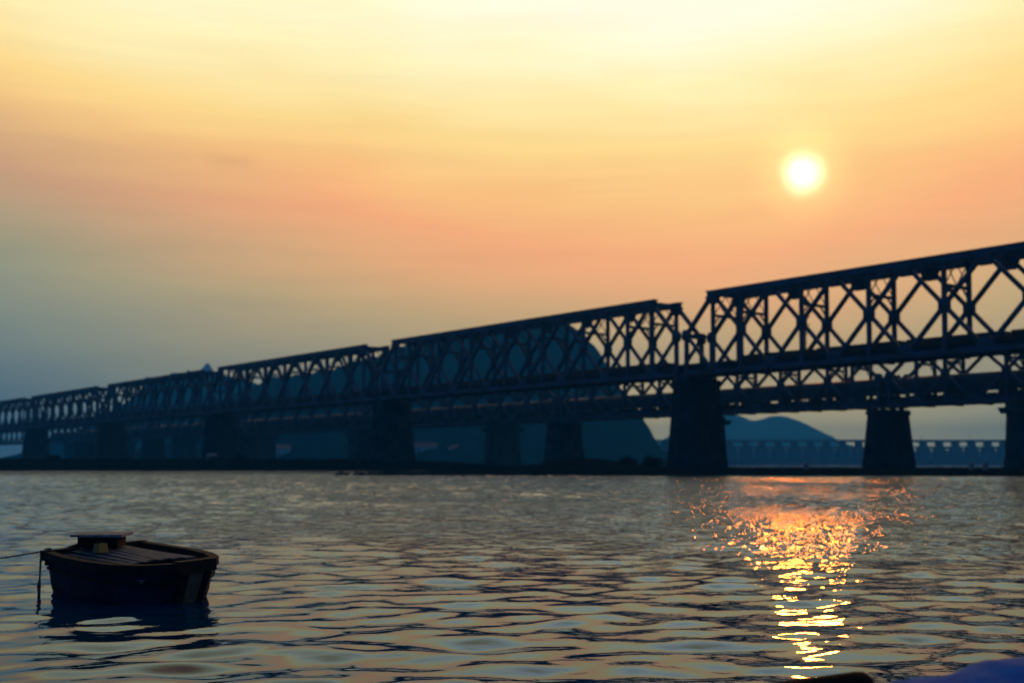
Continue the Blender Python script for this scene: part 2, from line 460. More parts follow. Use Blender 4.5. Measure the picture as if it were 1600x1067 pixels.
# dark wooded hill behind the left half, steep on its right flank
K = .5   # metres per photograph pixel at 900 m
P = lambda lst: [((x - 800) * K, max(0.0, (720 - y) * K + EYE)) for x, y in lst]
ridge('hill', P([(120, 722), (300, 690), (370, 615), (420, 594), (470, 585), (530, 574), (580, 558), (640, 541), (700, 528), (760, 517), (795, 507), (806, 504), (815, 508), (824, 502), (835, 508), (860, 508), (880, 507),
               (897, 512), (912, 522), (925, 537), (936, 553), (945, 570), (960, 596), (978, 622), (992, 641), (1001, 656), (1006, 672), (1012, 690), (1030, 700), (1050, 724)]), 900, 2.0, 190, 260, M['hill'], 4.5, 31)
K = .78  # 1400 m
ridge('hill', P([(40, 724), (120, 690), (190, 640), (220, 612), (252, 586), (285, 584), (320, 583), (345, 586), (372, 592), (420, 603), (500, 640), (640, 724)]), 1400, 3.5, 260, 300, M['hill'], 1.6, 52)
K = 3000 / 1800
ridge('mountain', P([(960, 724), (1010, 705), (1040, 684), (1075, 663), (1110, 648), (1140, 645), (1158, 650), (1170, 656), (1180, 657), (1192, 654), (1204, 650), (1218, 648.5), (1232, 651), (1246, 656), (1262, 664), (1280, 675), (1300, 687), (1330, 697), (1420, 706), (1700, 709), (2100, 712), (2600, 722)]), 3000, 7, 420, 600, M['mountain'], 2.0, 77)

# ------------------------------------------------------------------ bridges
L = 90.0
TH = rad(37.85)
dvec = Vector((-math.sin(TH), math.cos(TH), 0)); nvec = Vector((math.cos(TH), math.sin(TH), 0))
RZ = TH - math.pi / 2
W = 5.7

def along(t, D, off=0.0):
    s = t * L - D * math.tan(TH)
    return dvec * s + nvec * (D + off)

def make_span(name, label, cat, H, mt, group):
    root = thing(name, label, cat, group=group)
    Ls = L * .976; p = Ls / 8
    zb, zt, zm = .42, H - .5, None
    zm = (zb + zt) / 2
    xi = [p * (.5 + i) for i in range(8)]
    mids = [p * i for i in range(1, 8)]
    cw = .78
    def two(nm, mb, **kw):
        """front and rear copy of a member drawn in the front plane"""
        me = mb.mesh(nm, mt)
        for y in (0, W):
            obj(nm, me, mt, root, loc=(0, y, 0))
    two('top_chord', MB().box(xi[0] - .9, xi[7] + .9, -.40, .40, zt - .42, zt + .42))
    # riveted cover strip on top, a little wider
    two('cover_plate', MB().box(xi[0] - 1.2, xi[7] + 1.2, -.55, .55, zt + .425, zt + .5))
    two('bottom_chord', MB().box(-.35, Ls + .35, -.40, .40, zb - .36, zb + .36))
    m_full = MB().box(-.25, .25, -.27, .27, zb + .36, zt - .42).mesh('vertical_post', mt)
    m_half = MB().box(-.29, .29, -.27, .27, zb + .36, zm + .3).mesh('end_post', mt)
    d_up = MB().beam((0, 0, zb), (p, 0, zt), .50, .50).mesh('diagonal_brace', mt)
    d_dn = MB().beam((0, 0, zt), (p, 0, zb), .50, .44).mesh('diagonal_brace', mt)
    h_up = MB().beam((0, 0, zb), (p / 2, 0, zm), .46, .46).mesh('diagonal_brace', mt)
    h_dn = MB().beam((0, 0, zt), (p / 2, 0, zm), .58, .56).mesh('end_brace', mt)
    h_up2 = MB().beam((p / 2, 0, zm), (0, 0, zb), .52, .46)
    gp = lambda a, b: MB().plate([(-a, -b * .55), (-a * .55, -b), (a * .55, -b), (a, -b * .55), (a, b * .55), (a * .55, b), (-a * .55, b), (-a, b * .55)], -.33, .33)
    g_mid = gp(.72, .85).mesh('gusset_plate', mt)
    g_bot = MB().plate([(-1.15, .0), (1.15, .0), (1.0, .55), (.6, 1.15), (-.6, 1.15), (-1.0, .55)], -.45, .45).mesh('gusset_plate', mt)
    g_top = MB().plate([(-1.2, 0), (-.7, -1.15), (.7, -1.15), (1.2, 0)], -.45, .45).mesh('gusset_plate', mt)
    for y in (0, W):
        for x in mids: obj('vertical_post', m_full, mt, root, loc=(x, y, 0)); obj('gusset_plate', g_mid, mt, root, loc=(x, y, zm))
        for x in (xi[0], xi[7]): obj('vertical_post', m_full, mt, root, loc=(x, y, 0))
        for x in (0, Ls): obj('end_post', m_half, mt, root, loc=(x, y, 0)); obj('gusset_plate', g_mid, mt, root, loc=(x, y, zm))
        for x in xi[:-1]:
            obj('diagonal_brace', d_up, mt, root, loc=(x, y, 0)); obj('diagonal_brace', d_dn, mt, root, loc=(x, y, 0))
        for x in xi:
            obj('gusset_plate', g_bot, mt, root, loc=(x, y, zb + .3)); obj('gusset_plate', g_top, mt, root, loc=(x, y, zt - .38))
        # half panels at the ends
        obj('diagonal_brace', h_up, mt, root, loc=(xi[7], y, 0)); obj('end_brace', h_dn, mt, root, loc=(xi[7], y, 0))
        for nm, me in (('diagonal_brace', h_up), ('end_brace', h_dn)):
            o_ = obj(nm, me, mt, root, loc=(xi[0], y, 0)); o_.rotation_euler = (0, 0, math.pi)
    # sway frames between the two trusses
    zs = zt - .28 * (zt - zb)
    sway = MB()
    sway.beam((0, .27, zs), (0, W - .27, zs), .42, .34, up=(1, 0, 0))
    a_m = [MB().beam((0, e0, zs - 1.3), (0, e1, zs - .1), .2, .16, up=(1, 0, 0)).mesh('knee_brace', mt) for e0, e1 in ((.27, 1.5), (W - .27, W - 1.5))]
    lat = MB()
    nn = 2
    for k in range(nn):
        a, b = .3 + (W - .6) * k / nn, .3 + (W - .6) * (k + 1) / nn
        lat.beam((0, a, zs + .15), (0, b, zt - .2), .13, .12, up=(1, 0, 0)).beam((0.02, a, zt - .2), (0.02, b, zs + .15), .13, .08, up=(1, 0, 0))
    top = MB().beam((0, .4, zt - .05), (0, W - .4, zt - .05), .55, .3, up=(1, 0, 0))
    s_m, l_m, t_m = sway.mesh('sway_beam', mt), lat.mesh('sway_lattice', mt), top.mesh('top_strut', mt)
    for x in mids + [xi[0], xi[7]]:
        obj('sway_beam', s_m, mt, root, loc=(x, 0, 0)); [obj('knee_brace', am, mt, root, loc=(x, 0, 0)) for am in a_m]
        obj('sway_lattice', l_m, mt, root, loc=(x, 0, 0)); obj('top_strut', t_m, mt, root, loc=(x, 0, 0))
    for x in xi[1:7]: obj('top_strut', t_m, mt, root, loc=(x, 0, 0))
    pf = MB().beam((0, .3, zm + .1), (0, W - .3, zm + .1), .4, .3, up=(1, 0, 0)).mesh('portal_strut', mt)
    for x in (0, Ls): obj('portal_strut', pf, mt, root, loc=(x, 0, 0))
    # top laterals : X in each half panel
    la = MB().beam((0, .4, zt - .12), (p / 2, W - .4, zt - .12), .30, .16, up=(0, 0, 1)).mesh('lateral_brace', mt)
    lb = MB().beam((0, W - .4, zt + .1), (p / 2, .4, zt + .1), .30, .14, up=(0, 0, 1)).mesh('lateral_brace', mt)
    k = xi[0]
    while k < xi[7] - .1:
        obj('lateral_brace', la, mt, root, loc=(k, 0, 0)); obj('lateral_brace', lb, mt, root, loc=(k, 0, 0)); k += p / 2
    # floor
    fb = MB().box(-.22, .22, .40, W - .40, -.16, .72).mesh('floor_beam', mt)
    for x in [0.1] + sorted(mids + xi) + [Ls - .1]: obj('floor_beam', fb, mt, root, loc=(x, 0, 0))
    st = MB().box(0, Ls, -.16, .16, .725, 1.0).mesh('stringer', mt)
    for y in (W / 2 - .9, W / 2 + .9): obj('stringer', st, mt, root, loc=(0, y, 0))
    sl = MB()
    k = .3
    while k < Ls - .2: sl.box(k, k + .3, W / 2 - 1.5, W / 2 + 1.5, 1.003, 1.17); k += .62
    so = obj('sleepers', sl, M['track'], root); so['kind'] = 'stuff'
    rl = MB().box(0, Ls, -.04, .04, 1.173, 1.33).mesh('rail', M['steel'])
    for y in (W / 2 - .84, W / 2 + .84): obj('rail', rl, M['steel'], root, loc=(0, y, 0))
    # side footways on brackets
    fw = MB().box(0, Ls, -.48, .48, 1.02, 1.10).mesh('footway', mt)
    for y in (.95, W - .95): obj('footway', fw, M['track'], root, loc=(0, y, 0))
    return root

D1, D2, D3 = 1.449 * L, 1.98 * L, 2.54 * L
Z1, Z2, Z3 = EYE + .1458 * L, EYE + .1065 * L, EYE + .0542 * D3
H1, H2 = .1405 * L, .117 * L
GAP = .012 * L

def span_place(t_far, D, z):
    q = along(t_far, D); q = q - dvec * GAP
    return (q.x, q.y, z)

front_labels = [
    'near steel truss span running off the right edge, below the sun',
    'near steel truss span between the widest pier and the next left, dark hill behind',
    'near steel truss span third from the right, left of the span before the hill top',
    'near steel truss span fourth from the right, under the little hilltop building',
    'near steel truss span fifth from the right, with pale sky gaps in its lattice',
    'near steel truss span at the left edge, smallest of the near bridge',
]
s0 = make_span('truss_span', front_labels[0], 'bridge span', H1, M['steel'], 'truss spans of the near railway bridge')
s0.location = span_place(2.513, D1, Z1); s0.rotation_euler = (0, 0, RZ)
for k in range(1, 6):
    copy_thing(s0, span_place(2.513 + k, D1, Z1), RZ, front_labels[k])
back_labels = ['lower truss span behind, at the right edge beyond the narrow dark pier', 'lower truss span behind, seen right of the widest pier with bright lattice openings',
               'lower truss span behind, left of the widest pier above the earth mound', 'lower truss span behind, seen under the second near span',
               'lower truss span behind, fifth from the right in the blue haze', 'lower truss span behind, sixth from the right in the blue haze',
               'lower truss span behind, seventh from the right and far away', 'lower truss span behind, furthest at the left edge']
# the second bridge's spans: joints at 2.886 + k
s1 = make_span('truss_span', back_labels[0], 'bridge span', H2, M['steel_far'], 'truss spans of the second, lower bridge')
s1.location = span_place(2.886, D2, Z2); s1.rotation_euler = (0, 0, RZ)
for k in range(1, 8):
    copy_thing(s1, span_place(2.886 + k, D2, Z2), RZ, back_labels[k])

def make_pier(label, ztop, zfoot, wt, at, wb, ab, group, y_mid, corbel=True, hammer=False):
    """local x along the bridge, y across; origin on the ground under the bearings"""
    root = thing('bridge_pier', label, 'bridge pier', group=group)
    h = ztop
    def oct_(wx, ly):
        c = min(wx, ly) * .28; a, b = wx / 2, ly / 2
        return [(-a + c, y_mid - b), (a - c, y_mid - b), (a, y_mid - b + c), (a, y_mid + b - c), (a - c, y_mid + b), (-a + c, y_mid + b), (-a, y_mid + b - c), (-a, y_mid - b + c)]
    fh = 2.6
    f = lambda q: (wt + (wb - wt) * (1 - q), at + (ab - at) * (1 - q))
    obj('footing', MB().prism(oct_(wb + .5, ab + .5), zfoot, fh * .8, oct_(wb + .3, ab + .3)).prism(oct_(wb + .2, ab + .2), fh * .8, fh, oct_(wb + .05, ab + .05)), M['stone'], root)
    # shaft in tapering stone courses, each set a hair in from the one below
    n = 9; zs = [fh + (h - 1.3 - fh) * i / n for i in range(n + 1)]
    for i in range(n):
        a0, a1 = f(i / n), f((i + .96) / n)
        mb = MB().prism(oct_(a0[0], a0[1]), zs[i], zs[i + 1] - .08, oct_(a1[0], a1[1])).prism(oct_(a1[0] - .12, a1[1] - .12), zs[i + 1] - .08, zs[i + 1])
        obj('stone_course', mb, M['stone'], root)
    ct, ca_ = (wt + .5, at + .5)
    cap = MB().prism(oct_(ct, ca_), h - 1.3, h - .5).prism(oct_(ct - .4, ca_ - .4), h - .5, h - .34)
    obj('cap', cap, M['stone'], root)
    if hammer:
        obj('crosshead', MB().frustum(-wt / 2 - .3, wt / 2 + .3, y_mid - at / 2 - .4, y_mid + at / 2 + .4, h - 2.6, -wt / 2 - 1.0, wt / 2 + 1.0, y_mid - at / 2 - .6, y_mid + at / 2 + .6, h - 1.31), M['stone'], root)
    for x in (-.8, .8):
        for y in (0.0, W):
            obj('bearing', MB().box(x - .35, x + .35, y - .4, y + .4, h - .335, h + .055), M['steel'], root)
    if corbel:
        obj('corbel', MB().box(-.5, .5, y_mid + at / 2 - .1, y_mid + at / 2 + 1.35, h - 5.0, h - 4.3).box(-.35, .35, y_mid + at / 2 - .1, y_mid + at / 2 + .9, h - 5.5, h - 5.003), M['stone'], root)
    return root

fp = ['widest dark stone pier, under the gap between two near spans, left of the sun glitter',
      'dark stone pier of the near bridge just left of centre, straight behind the low rocks',
      'dark stone pier of the near bridge with the small pale boat at its foot',
      'dark stone pier of the near bridge, fourth from the right, above the dark bank',
      'dark stone pier of the near bridge closest to the left edge']
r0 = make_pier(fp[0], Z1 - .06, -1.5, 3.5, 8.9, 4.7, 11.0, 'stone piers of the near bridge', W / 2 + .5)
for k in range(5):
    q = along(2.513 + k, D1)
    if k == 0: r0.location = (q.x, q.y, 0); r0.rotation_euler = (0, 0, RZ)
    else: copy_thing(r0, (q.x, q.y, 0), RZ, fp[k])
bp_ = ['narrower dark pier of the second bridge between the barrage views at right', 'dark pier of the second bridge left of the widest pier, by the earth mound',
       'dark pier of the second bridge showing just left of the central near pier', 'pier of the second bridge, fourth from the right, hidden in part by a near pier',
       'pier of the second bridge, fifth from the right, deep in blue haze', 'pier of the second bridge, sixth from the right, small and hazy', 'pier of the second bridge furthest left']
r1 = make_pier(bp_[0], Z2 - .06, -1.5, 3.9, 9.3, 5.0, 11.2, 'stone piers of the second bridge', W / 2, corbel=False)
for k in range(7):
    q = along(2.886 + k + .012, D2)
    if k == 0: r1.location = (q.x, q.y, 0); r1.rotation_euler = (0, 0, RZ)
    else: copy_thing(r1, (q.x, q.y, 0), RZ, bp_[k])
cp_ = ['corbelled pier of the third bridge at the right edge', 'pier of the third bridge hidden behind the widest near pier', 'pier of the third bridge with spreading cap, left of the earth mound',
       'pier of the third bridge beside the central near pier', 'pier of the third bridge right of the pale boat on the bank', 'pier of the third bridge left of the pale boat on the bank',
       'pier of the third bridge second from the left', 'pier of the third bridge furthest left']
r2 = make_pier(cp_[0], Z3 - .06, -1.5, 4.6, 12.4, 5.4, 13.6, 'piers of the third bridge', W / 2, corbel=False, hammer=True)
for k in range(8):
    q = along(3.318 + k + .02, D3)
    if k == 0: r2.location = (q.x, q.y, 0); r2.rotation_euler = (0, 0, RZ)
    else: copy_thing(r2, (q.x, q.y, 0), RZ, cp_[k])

# third bridge: plate girder decks with stiffeners, one per bay
gl = ['plate girder deck of the third bridge at the right edge, behind the lower truss', 'plate girder deck of the third bridge right of the widest pier', 'plate girder deck of the third bridge left of the widest pier',
      'plate girder deck of the third bridge left of its cap with spreading sides', 'plate girder deck of the third bridge, fifth from the right', 'plate girder deck of the third bridge, sixth from the right',
      'plate girder deck of the third bridge, seventh from the right', 'plate girder deck of the third bridge, at the left edge']
gr = thing('girder_span', gl[0], 'bridge span', group='girder decks of the third bridge')
Lg = L * .985
gm = MB().box(0, Lg, -.12, .12, .13, 1.75).box(0, Lg, -.35, .35, 0, .127).box(0, Lg, -.35, .35, 1.753, 1.87).mesh('plate_girder', M['steel_far'])
for y in (.6, W - .6): obj('plate_girder', gm, M['steel_far'], gr, loc=(0, y, 0))
sm_ = MB().box(-.05, .05, -.3, -.123, .13, 1.75).mesh('stiffener', M['steel_far'])
for k in range(20): obj('stiffener', sm_, M['steel_far'], gr, loc=(2 + k * (Lg - 4) / 19, .6, 0))
obj('deck_slab', MB().box(0, Lg, .1, W - .1, 1.873, 2.1), M['track'], gr)
for k in range(8):
    q = along(3.318 + k, D3) - dvec * (.0075 * L)
    if k == 0: gr.location = (q.x, q.y, Z3); gr.rotation_euler = (0, 0, RZ)
    else: copy_thing(gr, (q.x, q.y, Z3), RZ, gl[k])

# goods train on the near bridge, passenger train on the second one
def make_wagon(parent, x, low, wl, zr):
    """x = leading end, local to the train"""
    b = MB()
    top = zr + (.95 if low else 1.28)
    b.box(0, wl, -1.35, 1.35, zr + .10, zr + .70)
    if not low:
        b.box(0.1, wl - .1, -1.34, -1.24, zr + .703, top).box(0.1, wl - .1, 1.24, 1.34, zr + .703, top)
        b.box(0.1, .2, -1.237, 1.237, zr + .703, top).box(wl - .2, wl - .1, -1.237, 1.237, zr + .703, top)
    w_ = obj('wagon', b, M['wagon'], parent, loc=(x, 0, 0))
    if not low:
        n = 12; vs = []; fs = []
        hh = [0] + [random.uniform(.02, .17) for _ in range(n - 1)] + [0]
        for i in range(n + 1):
            X_ = .2 + (wl - .4) * i / n
            vs += [(X_, -1.23, top - .12), (X_, -.5, top + hh[i]), (X_, .5, top + hh[i] * .9), (X_, 1.23, top - .12)]
        for i in range(n):
            for j in range(3): fs.append((i * 4 + j, i * 4 + 4 + j, i * 4 + 5 + j, i * 4 + 1 + j))
        obj('heaped_load', MB().add(vs, fs), M['load'], w_)
    for bx in (1.9, wl - 1.9):
        bg = MB().box(bx - 1.2, bx + 1.2, -1.0, -.92, zr + .22, zr + .46).box(bx - 1.2, bx + 1.2, .92, 1.0, zr + .22, zr + .46)
        for wx in (bx - .8, bx + .8):
            for y in (-.84, .84): bg.tube([(wx, y - .06, zr + .36), (wx, y + .06, zr + .36)], .36, 10)
        obj('bogie', bg, M['wagon'], w_)

tr = thing('goods_train', 'long dark goods train of low loaded wagons standing on the near truss bridge', 'train')
q = along(1.62, D1, W / 2); tr.location = (q.x, q.y, Z1); tr.rotation_euler = (0, 0, RZ + math.pi)
x = 0.0; k = 0
while x < 5.75 * L:
    wl = 13.4
    tt = 1.62 + x / L
    make_wagon(tr, x, 2.40 < tt + .07 < 2.53 or 3.45 < tt + .07 < 3.5, wl, 1.33)
    x += wl + .85; k += 1

def make_coach(parent, x, cl, zr):
    prof = [(-1.5, zr + .95), (-1.52, zr + 2.9), (-1.38, zr + 3.45), (-.9, zr + 3.85), (0, zr + 4.0), (.9, zr + 3.85), (1.38, zr + 3.45), (1.52, zr + 2.9), (1.5, zr + .95)]
    n = len(prof)
    vs = [(0, y, z) for y, z in prof] + [(cl, y, z) for y, z in prof]
    fs = [tuple(range(n)), tuple(range(n, 2 * n))[::-1]] + [((i + 1) % n, i, n + i, n + (i + 1) % n) for i in range(n)]
    c_ = obj('coach', MB().add(vs, fs), M['coach'], parent, loc=(x, 0, 0))
    ub = MB().box(cl * .4, cl * .52, -1.2, 1.2, zr + .45, zr + .947).box(cl * .58, cl * .64, -1.2, 1.2, zr + .5, zr + .947)
    obj('equipment_box', ub, M['wagon'], c_)
    for bx in (3.2, cl - 3.2):
        bg = MB().box(bx - 1.6, bx + 1.6, -1.05, -.95, zr + .3, zr + .8).box(bx - 1.6, bx + 1.6, .95, 1.05, zr + .3, zr + .8)
        for wx in (bx - 1.3, bx + 1.3):
            for y in (-.84, .84): bg.tube([(wx, y - .06, zr + .46), (wx, y + .06, zr + .46)], .46, 10)
        obj('bogie', bg, M['wagon'], c_)
tr2 = thing('passenger_train', 'dark passenger train inside the lower second bridge, bright gaps under its coaches', 'train')
q = along(2.35, D2, W / 2); tr2.location = (q.x, q.y, Z2); tr2.rotation_euler = (0, 0, RZ + math.pi)
x = 0.0
while x < 6.0 * L:
    make_coach(tr2, x, 22.0, 1.33); x += 22.9

# catenary mast on the near bridge deck
q = along(2.291, D1, W - .95)
ms = thing('catenary_mast', 'thin mast with short brackets standing inside the near truss at right', 'mast', (q.x, q.y, Z1 + 1.10), RZ)
obj('pole', MB().box(-.09, .09, -.09, .09, 0, 6.9), M['steel'], ms)
obj('base_plate', MB().box(-.3, .3, -.3, .3, 0.001, .06), M['steel'], ms)
for zz, ln in ((6.3, -.9), (5.2, -1.1), (4.2, -.9)):
    obj('bracket', MB().beam((0, 0, zz), (.9, 0, zz + .28), .09, .07, up=(0, 0, 1)).beam((0, 0.01, zz - .35), (.6, 0.01, zz + .16), .06, .05, up=(0, 0, 1)), M['steel'], ms)

# ------------------------------------------------------------------ barrage
bar = thing('barrage', 'long low river barrage with piers and pale gates beyond the bridges at right', 'barrage', (0, 0, 0))
BY = 840.0; B0, NB, BW = 88.0, 29, 11.75
obj('deck', MB().box(B0 - 4, B0 + NB * BW + 4, BY - 3.5, BY + 3.5, 15.7, 16.6), M['concrete'], bar)
obj('parapet', MB().box(B0 - 4, B0 + NB * BW + 4, BY - 3.5, BY - 3.2, 16.603, 17.4), M['concrete'], bar)
obj('gate_beam', MB().box(B0 - 4, B0 + NB * BW + 4, BY - 2.4, BY + 2.4, 11.2, 12.6), M['concrete'], bar)
obj('sill', MB().box(B0 - 4, B0 + NB * BW + 4, BY - 5, BY + 5, -2, 3.6), M['concrete'], bar)
lo = MB().box(-4.2, 4.2, -3.4, 3.4, 3.603, 11.197).mesh('pier', M['concrete'])
up_ = MB().box(-2.1, 2.1, -3.0, 3.0, 12.603, 15.697).mesh('upper_pier', M['concrete'])
gt = MB().box(-1.65, 1.65, -1.2, -.9, 3.603, 9.4)
for zz in (5.0, 6.6, 8.2): gt.box(-1.65, 1.65, -1.35, -1.203, zz, zz + .3)
gt = gt.mesh('gate', M['pale_gate'])
lpm = MB().box(-.12, .12, -.12, .12, 16.603, 20.5).box(-.12, 1.4, -.1, .1, 20.503, 20.7).mesh('lamp_post', M['steel'])
for k in range(NB + 1):
    obj('pier', lo, M['concrete'], bar, loc=(B0 + k * BW, BY, 0)); obj('upper_pier', up_, M['concrete'], bar, loc=(B0 + k * BW, BY, 0))
    if k < NB: obj('gate', gt, M['pale_gate'], bar, loc=(B0 + (k + .5) * BW, BY, 0))
    if k % 3 == 0: obj('lamp_post', lpm, M['steel'], bar, loc=(B0 + k * BW, BY + 2.8, 0))

# ------------------------------------------------------------------ small things on the banks
def make_house(loc, rz, wx, ly, h, label, group):
    r_ = thing('house', label, 'house', loc, rz, group)
    obj('wall', MB().box(-wx / 2, wx / 2, -ly / 2, ly / 2, -6, h), M['house'], r_)
    a, b, e = wx / 2 + .4, ly / 2 + .4, h + .003
    obj('roof', MB().add([(-a, -b, e), (a, -b, e), (a, b, e), (-a, b, e), (-a, 0, h + ly * .32), (a, 0, h + ly * .32)], [(0, 3, 2, 1), (0, 1, 5, 4), (2, 3, 4, 5), (0, 4, 3), (1, 2, 5)]), M['roof'], r_)
    wm = MB().box(-.6, .6, -.06, .02, 0, 1.5).mesh('window', M['dark'])
    for fl in range(max(1, int(h / 3.4))):
        for k_ in range(3): obj('window', wm, M['dark'], r_, loc=(-wx * .3 + k_ * wx * .3, -ly / 2 - .02, 1.1 + fl * 3.2))
    return r_
hs = [(-192, 748, 10, 8, 7, .2, 'pale house at the hill foot seen low between two near piers, leftmost'), (-172, 752, 13, 9, 9.5, -.1, 'wide pale house at the hill foot, middle of three between two near piers'),
      (-148, 745, 9, 8, 6, .3, 'small pale house at the hill foot, right one of three between two near piers'),
      (-70, 745, 7, 7, 20, 0, 'tall narrow pale tower house right of the central near pier'), (-56, 742, 14, 9, 7, .1, 'low broad pale house right of the tall tower house'), (-40, 748, 10, 8, 6, -.2, 'low pale house beside the third bridge pier with spreading cap')]
for hx, hy, a, b, h, rz, lb in hs:
    make_house((hx, hy, 4.0), rz, a, b, h, lb, 'houses at the foot of the hill')

# hilltop building beyond the left ridge
hb = thing('hilltop_building', 'long bluish building with a little pointed tower on the ridge above the left spans', 'building', (-385, 1400, 0))
HZ = 100
obj('wing', MB().box(-29, 14, -8, 8, HZ - 14, HZ + 8.5), M['house'], hb)
obj('wing', MB().box(-60, -29.003, -7, 7, HZ - 22, HZ + 3.4), M['house'], hb)
obj('tower', MB().box(8, 20, -6, 6, HZ - 14, HZ + 12).prism([(7.2, -6.8), (20.8, -6.8), (20.8, 6.8), (7.2, 6.8)], HZ + 12.003, HZ + 21, [(13, -1), (15, -1), (15, 1), (13, 1)]), M['house'], hb)
obj('dome', MB().prism([(-9 + 4 * math.cos(i * .785), 4 * math.sin(i * .785)) for i in range(8)], HZ + 8.503, HZ + 12.5, [(-9 + 1 * math.cos(i * .785), 1 * math.sin(i * .785)) for i in range(8)]), M['house'], hb)

def leaf_cloud(rx, ry, rz_, n, size, seed, base=0.0):
    rg = random.Random(seed); mb = MB()
    for _ in range(n):
        while True:
            p = Vector((rg.uniform(-1, 1), rg.uniform(-1, 1), rg.uniform(-.15, 1)))
            if .25 < p.length < 1: break
        lump = 1 + .28 * math.sin(p.x * 5 + seed) * math.cos(p.y * 4 + seed * 2)
        c = Vector((p.x * rx * lump, p.y * ry * lump, base + p.z * rz_ * lump))
        a = Vector((rg.gauss(0, 1), rg.gauss(0, 1), rg.gauss(0, 1))).normalized(); b = a.orthogonal().normalized()
        s_ = size * rg.uniform(.6, 1.4)
        mb.add([c - a * s_, c + b * s_ * .45, c + a * s_, c - b * s_ * .45], [(0, 1, 2, 3)])
    return mb
def bush(x, y, rx, rz_, label, seed, n=900, group=None):
    z = land_z(x, y) - .05
    r_ = thing('bush', label, 'bush', (x, y, z), 0, group)
    obj('foliage', leaf_cloud(rx, rx * .8, rz_, n, .22, seed, .1), M['leaf'], r_)
    st_ = MB()
    rg = random.Random(seed)
    for k_ in range(6):
        an = k_ * 1.05 + rg.uniform(-.3, .3)
        st_.tube([(0.1 * math.cos(an), .1 * math.sin(an), 0), (rx * .5 * math.cos(an), rx * .4 * math.sin(an), rz_ * .8)], [.06, .02], 5)
    obj('stems', st_, M['bark'], r_)
bush(25, 205, 2.4, 1.9, 'rounded dark bush at the low end of the earth mound, left of the widest pier', 3)
bush(20.5, 204, 1.9, 1.2, 'low dark bush on the earth mound next to the rounded bush', 5)
bush(-104, 262, 1.6, 1.3, 'small dark bush on the left bank near the left edge', 8, 600)
bush(-58, 246, 1.5, 1.3, 'dark bush on the bank just right of the small pale boat', 9, 600)
# rough grass over the banks : nobody could count it
gb = MB(); rg = random.Random(4)
for _ in range(15000):
    if rg.random() < .7: x, y = rg.uniform(-135, 4), rg.uniform(230, 262)
    else: x, y = rg.uniform(-10, 120), rg.uniform(172, 235)
    z = land_z(x, y)
    if z < .35: continue
    h = rg.uniform(.15, .5) * (1.3 if x < 0 else .6); a = rg.uniform(0, 3.14); wd = rg.uniform(.06, .2)
    gb.add([(x - wd * math.cos(a), y - wd * math.sin(a), z - .03), (x + wd * math.cos(a), y + wd * math.sin(a), z - .03), (x + rg.uniform(-.15, .15), y, z + h)], [(0, 1, 2)])
go = obj('grass', gb, M['leaf']); go['kind'] = 'stuff'; go['label'] = 'rough dark grass on the river banks'

def rock(x, y, sx, sy, sz, seed, label, z=None):
    rg = np.random.default_rng(seed); mb = MB(); n, m_ = 10, 6; vs = []; fs = []
    for i in range(m_ + 1):
        ph = math.pi * i / m_
        for j in range(n):
            th_ = 2 * math.pi * j / n; k_ = 1 + .28 * rg.uniform(-1, 1)
            vs.append((sx * k_ * math.sin(ph) * math.cos(th_), sy * k_ * math.sin(ph) * math.sin(th_), sz * k_ * math.cos(ph)))
    for i in range(m_):
        for j in range(n): fs.append((i * n + j, (i + 1) * n + j, (i + 1) * n + (j + 1) % n, i * n + (j + 1) % n))
    o_ = obj('rock', mb.add(vs, fs), M['rock'], loc=(x, y, land_z(x, y) if z is None else z))
    tag(o_, label, 'rock', 'low rocks off the tip of the sand spit')
rock(-23.6, 158.5, .62, .5, .42, 1, 'leftmost low dark rock in the water off the spit tip', .05)
rock(-22.6, 158.2, .42, .4, .3, 2, 'small low rock just right of the leftmost rock', .03)
rock(-20.9, 158.4, .9, .6, .42, 3, 'largest low dark rock at the tip of the sand spit', .05)
rock(-19.6, 158.9, .5, .4, .36, 4, 'low rock on the sand just right of the largest rock', .1)

def bollard(x, y, label, wd=.34, h=1.05):
    z = land_z(x, y) - .1
    r_ = thing('bollard', label, 'bollard', (x, y, z), .2, 'short posts on the sand bank')
    obj('shaft', MB().prism([(wd * math.cos(i * .785), wd * math.sin(i * .785)) for i in range(8)], 0, h - .2, [(wd * .82 * math.cos(i * .785), wd * .82 * math.sin(i * .785)) for i in range(8)]), M['concrete'], r_)
    obj('cap', MB().prism([(wd * 1.05 * math.cos(i * .785), wd * 1.05 * math.sin(i * .785)) for i in range(8)], h - .197, h, [(wd * .6 * math.cos(i * .785), wd * .6 * math.sin(i * .785)) for i in range(8)]), M['concrete'], r_)
bollard(44.6, 175, 'single short dark post on the sand between the two large right piers', .36, 1.25)
bollard(69.3, 174, 'left one of two short dark posts near the right edge', .36, 1.2)
bollard(71.8, 175, 'right one of two short dark posts near the right edge', .42, 1.3)

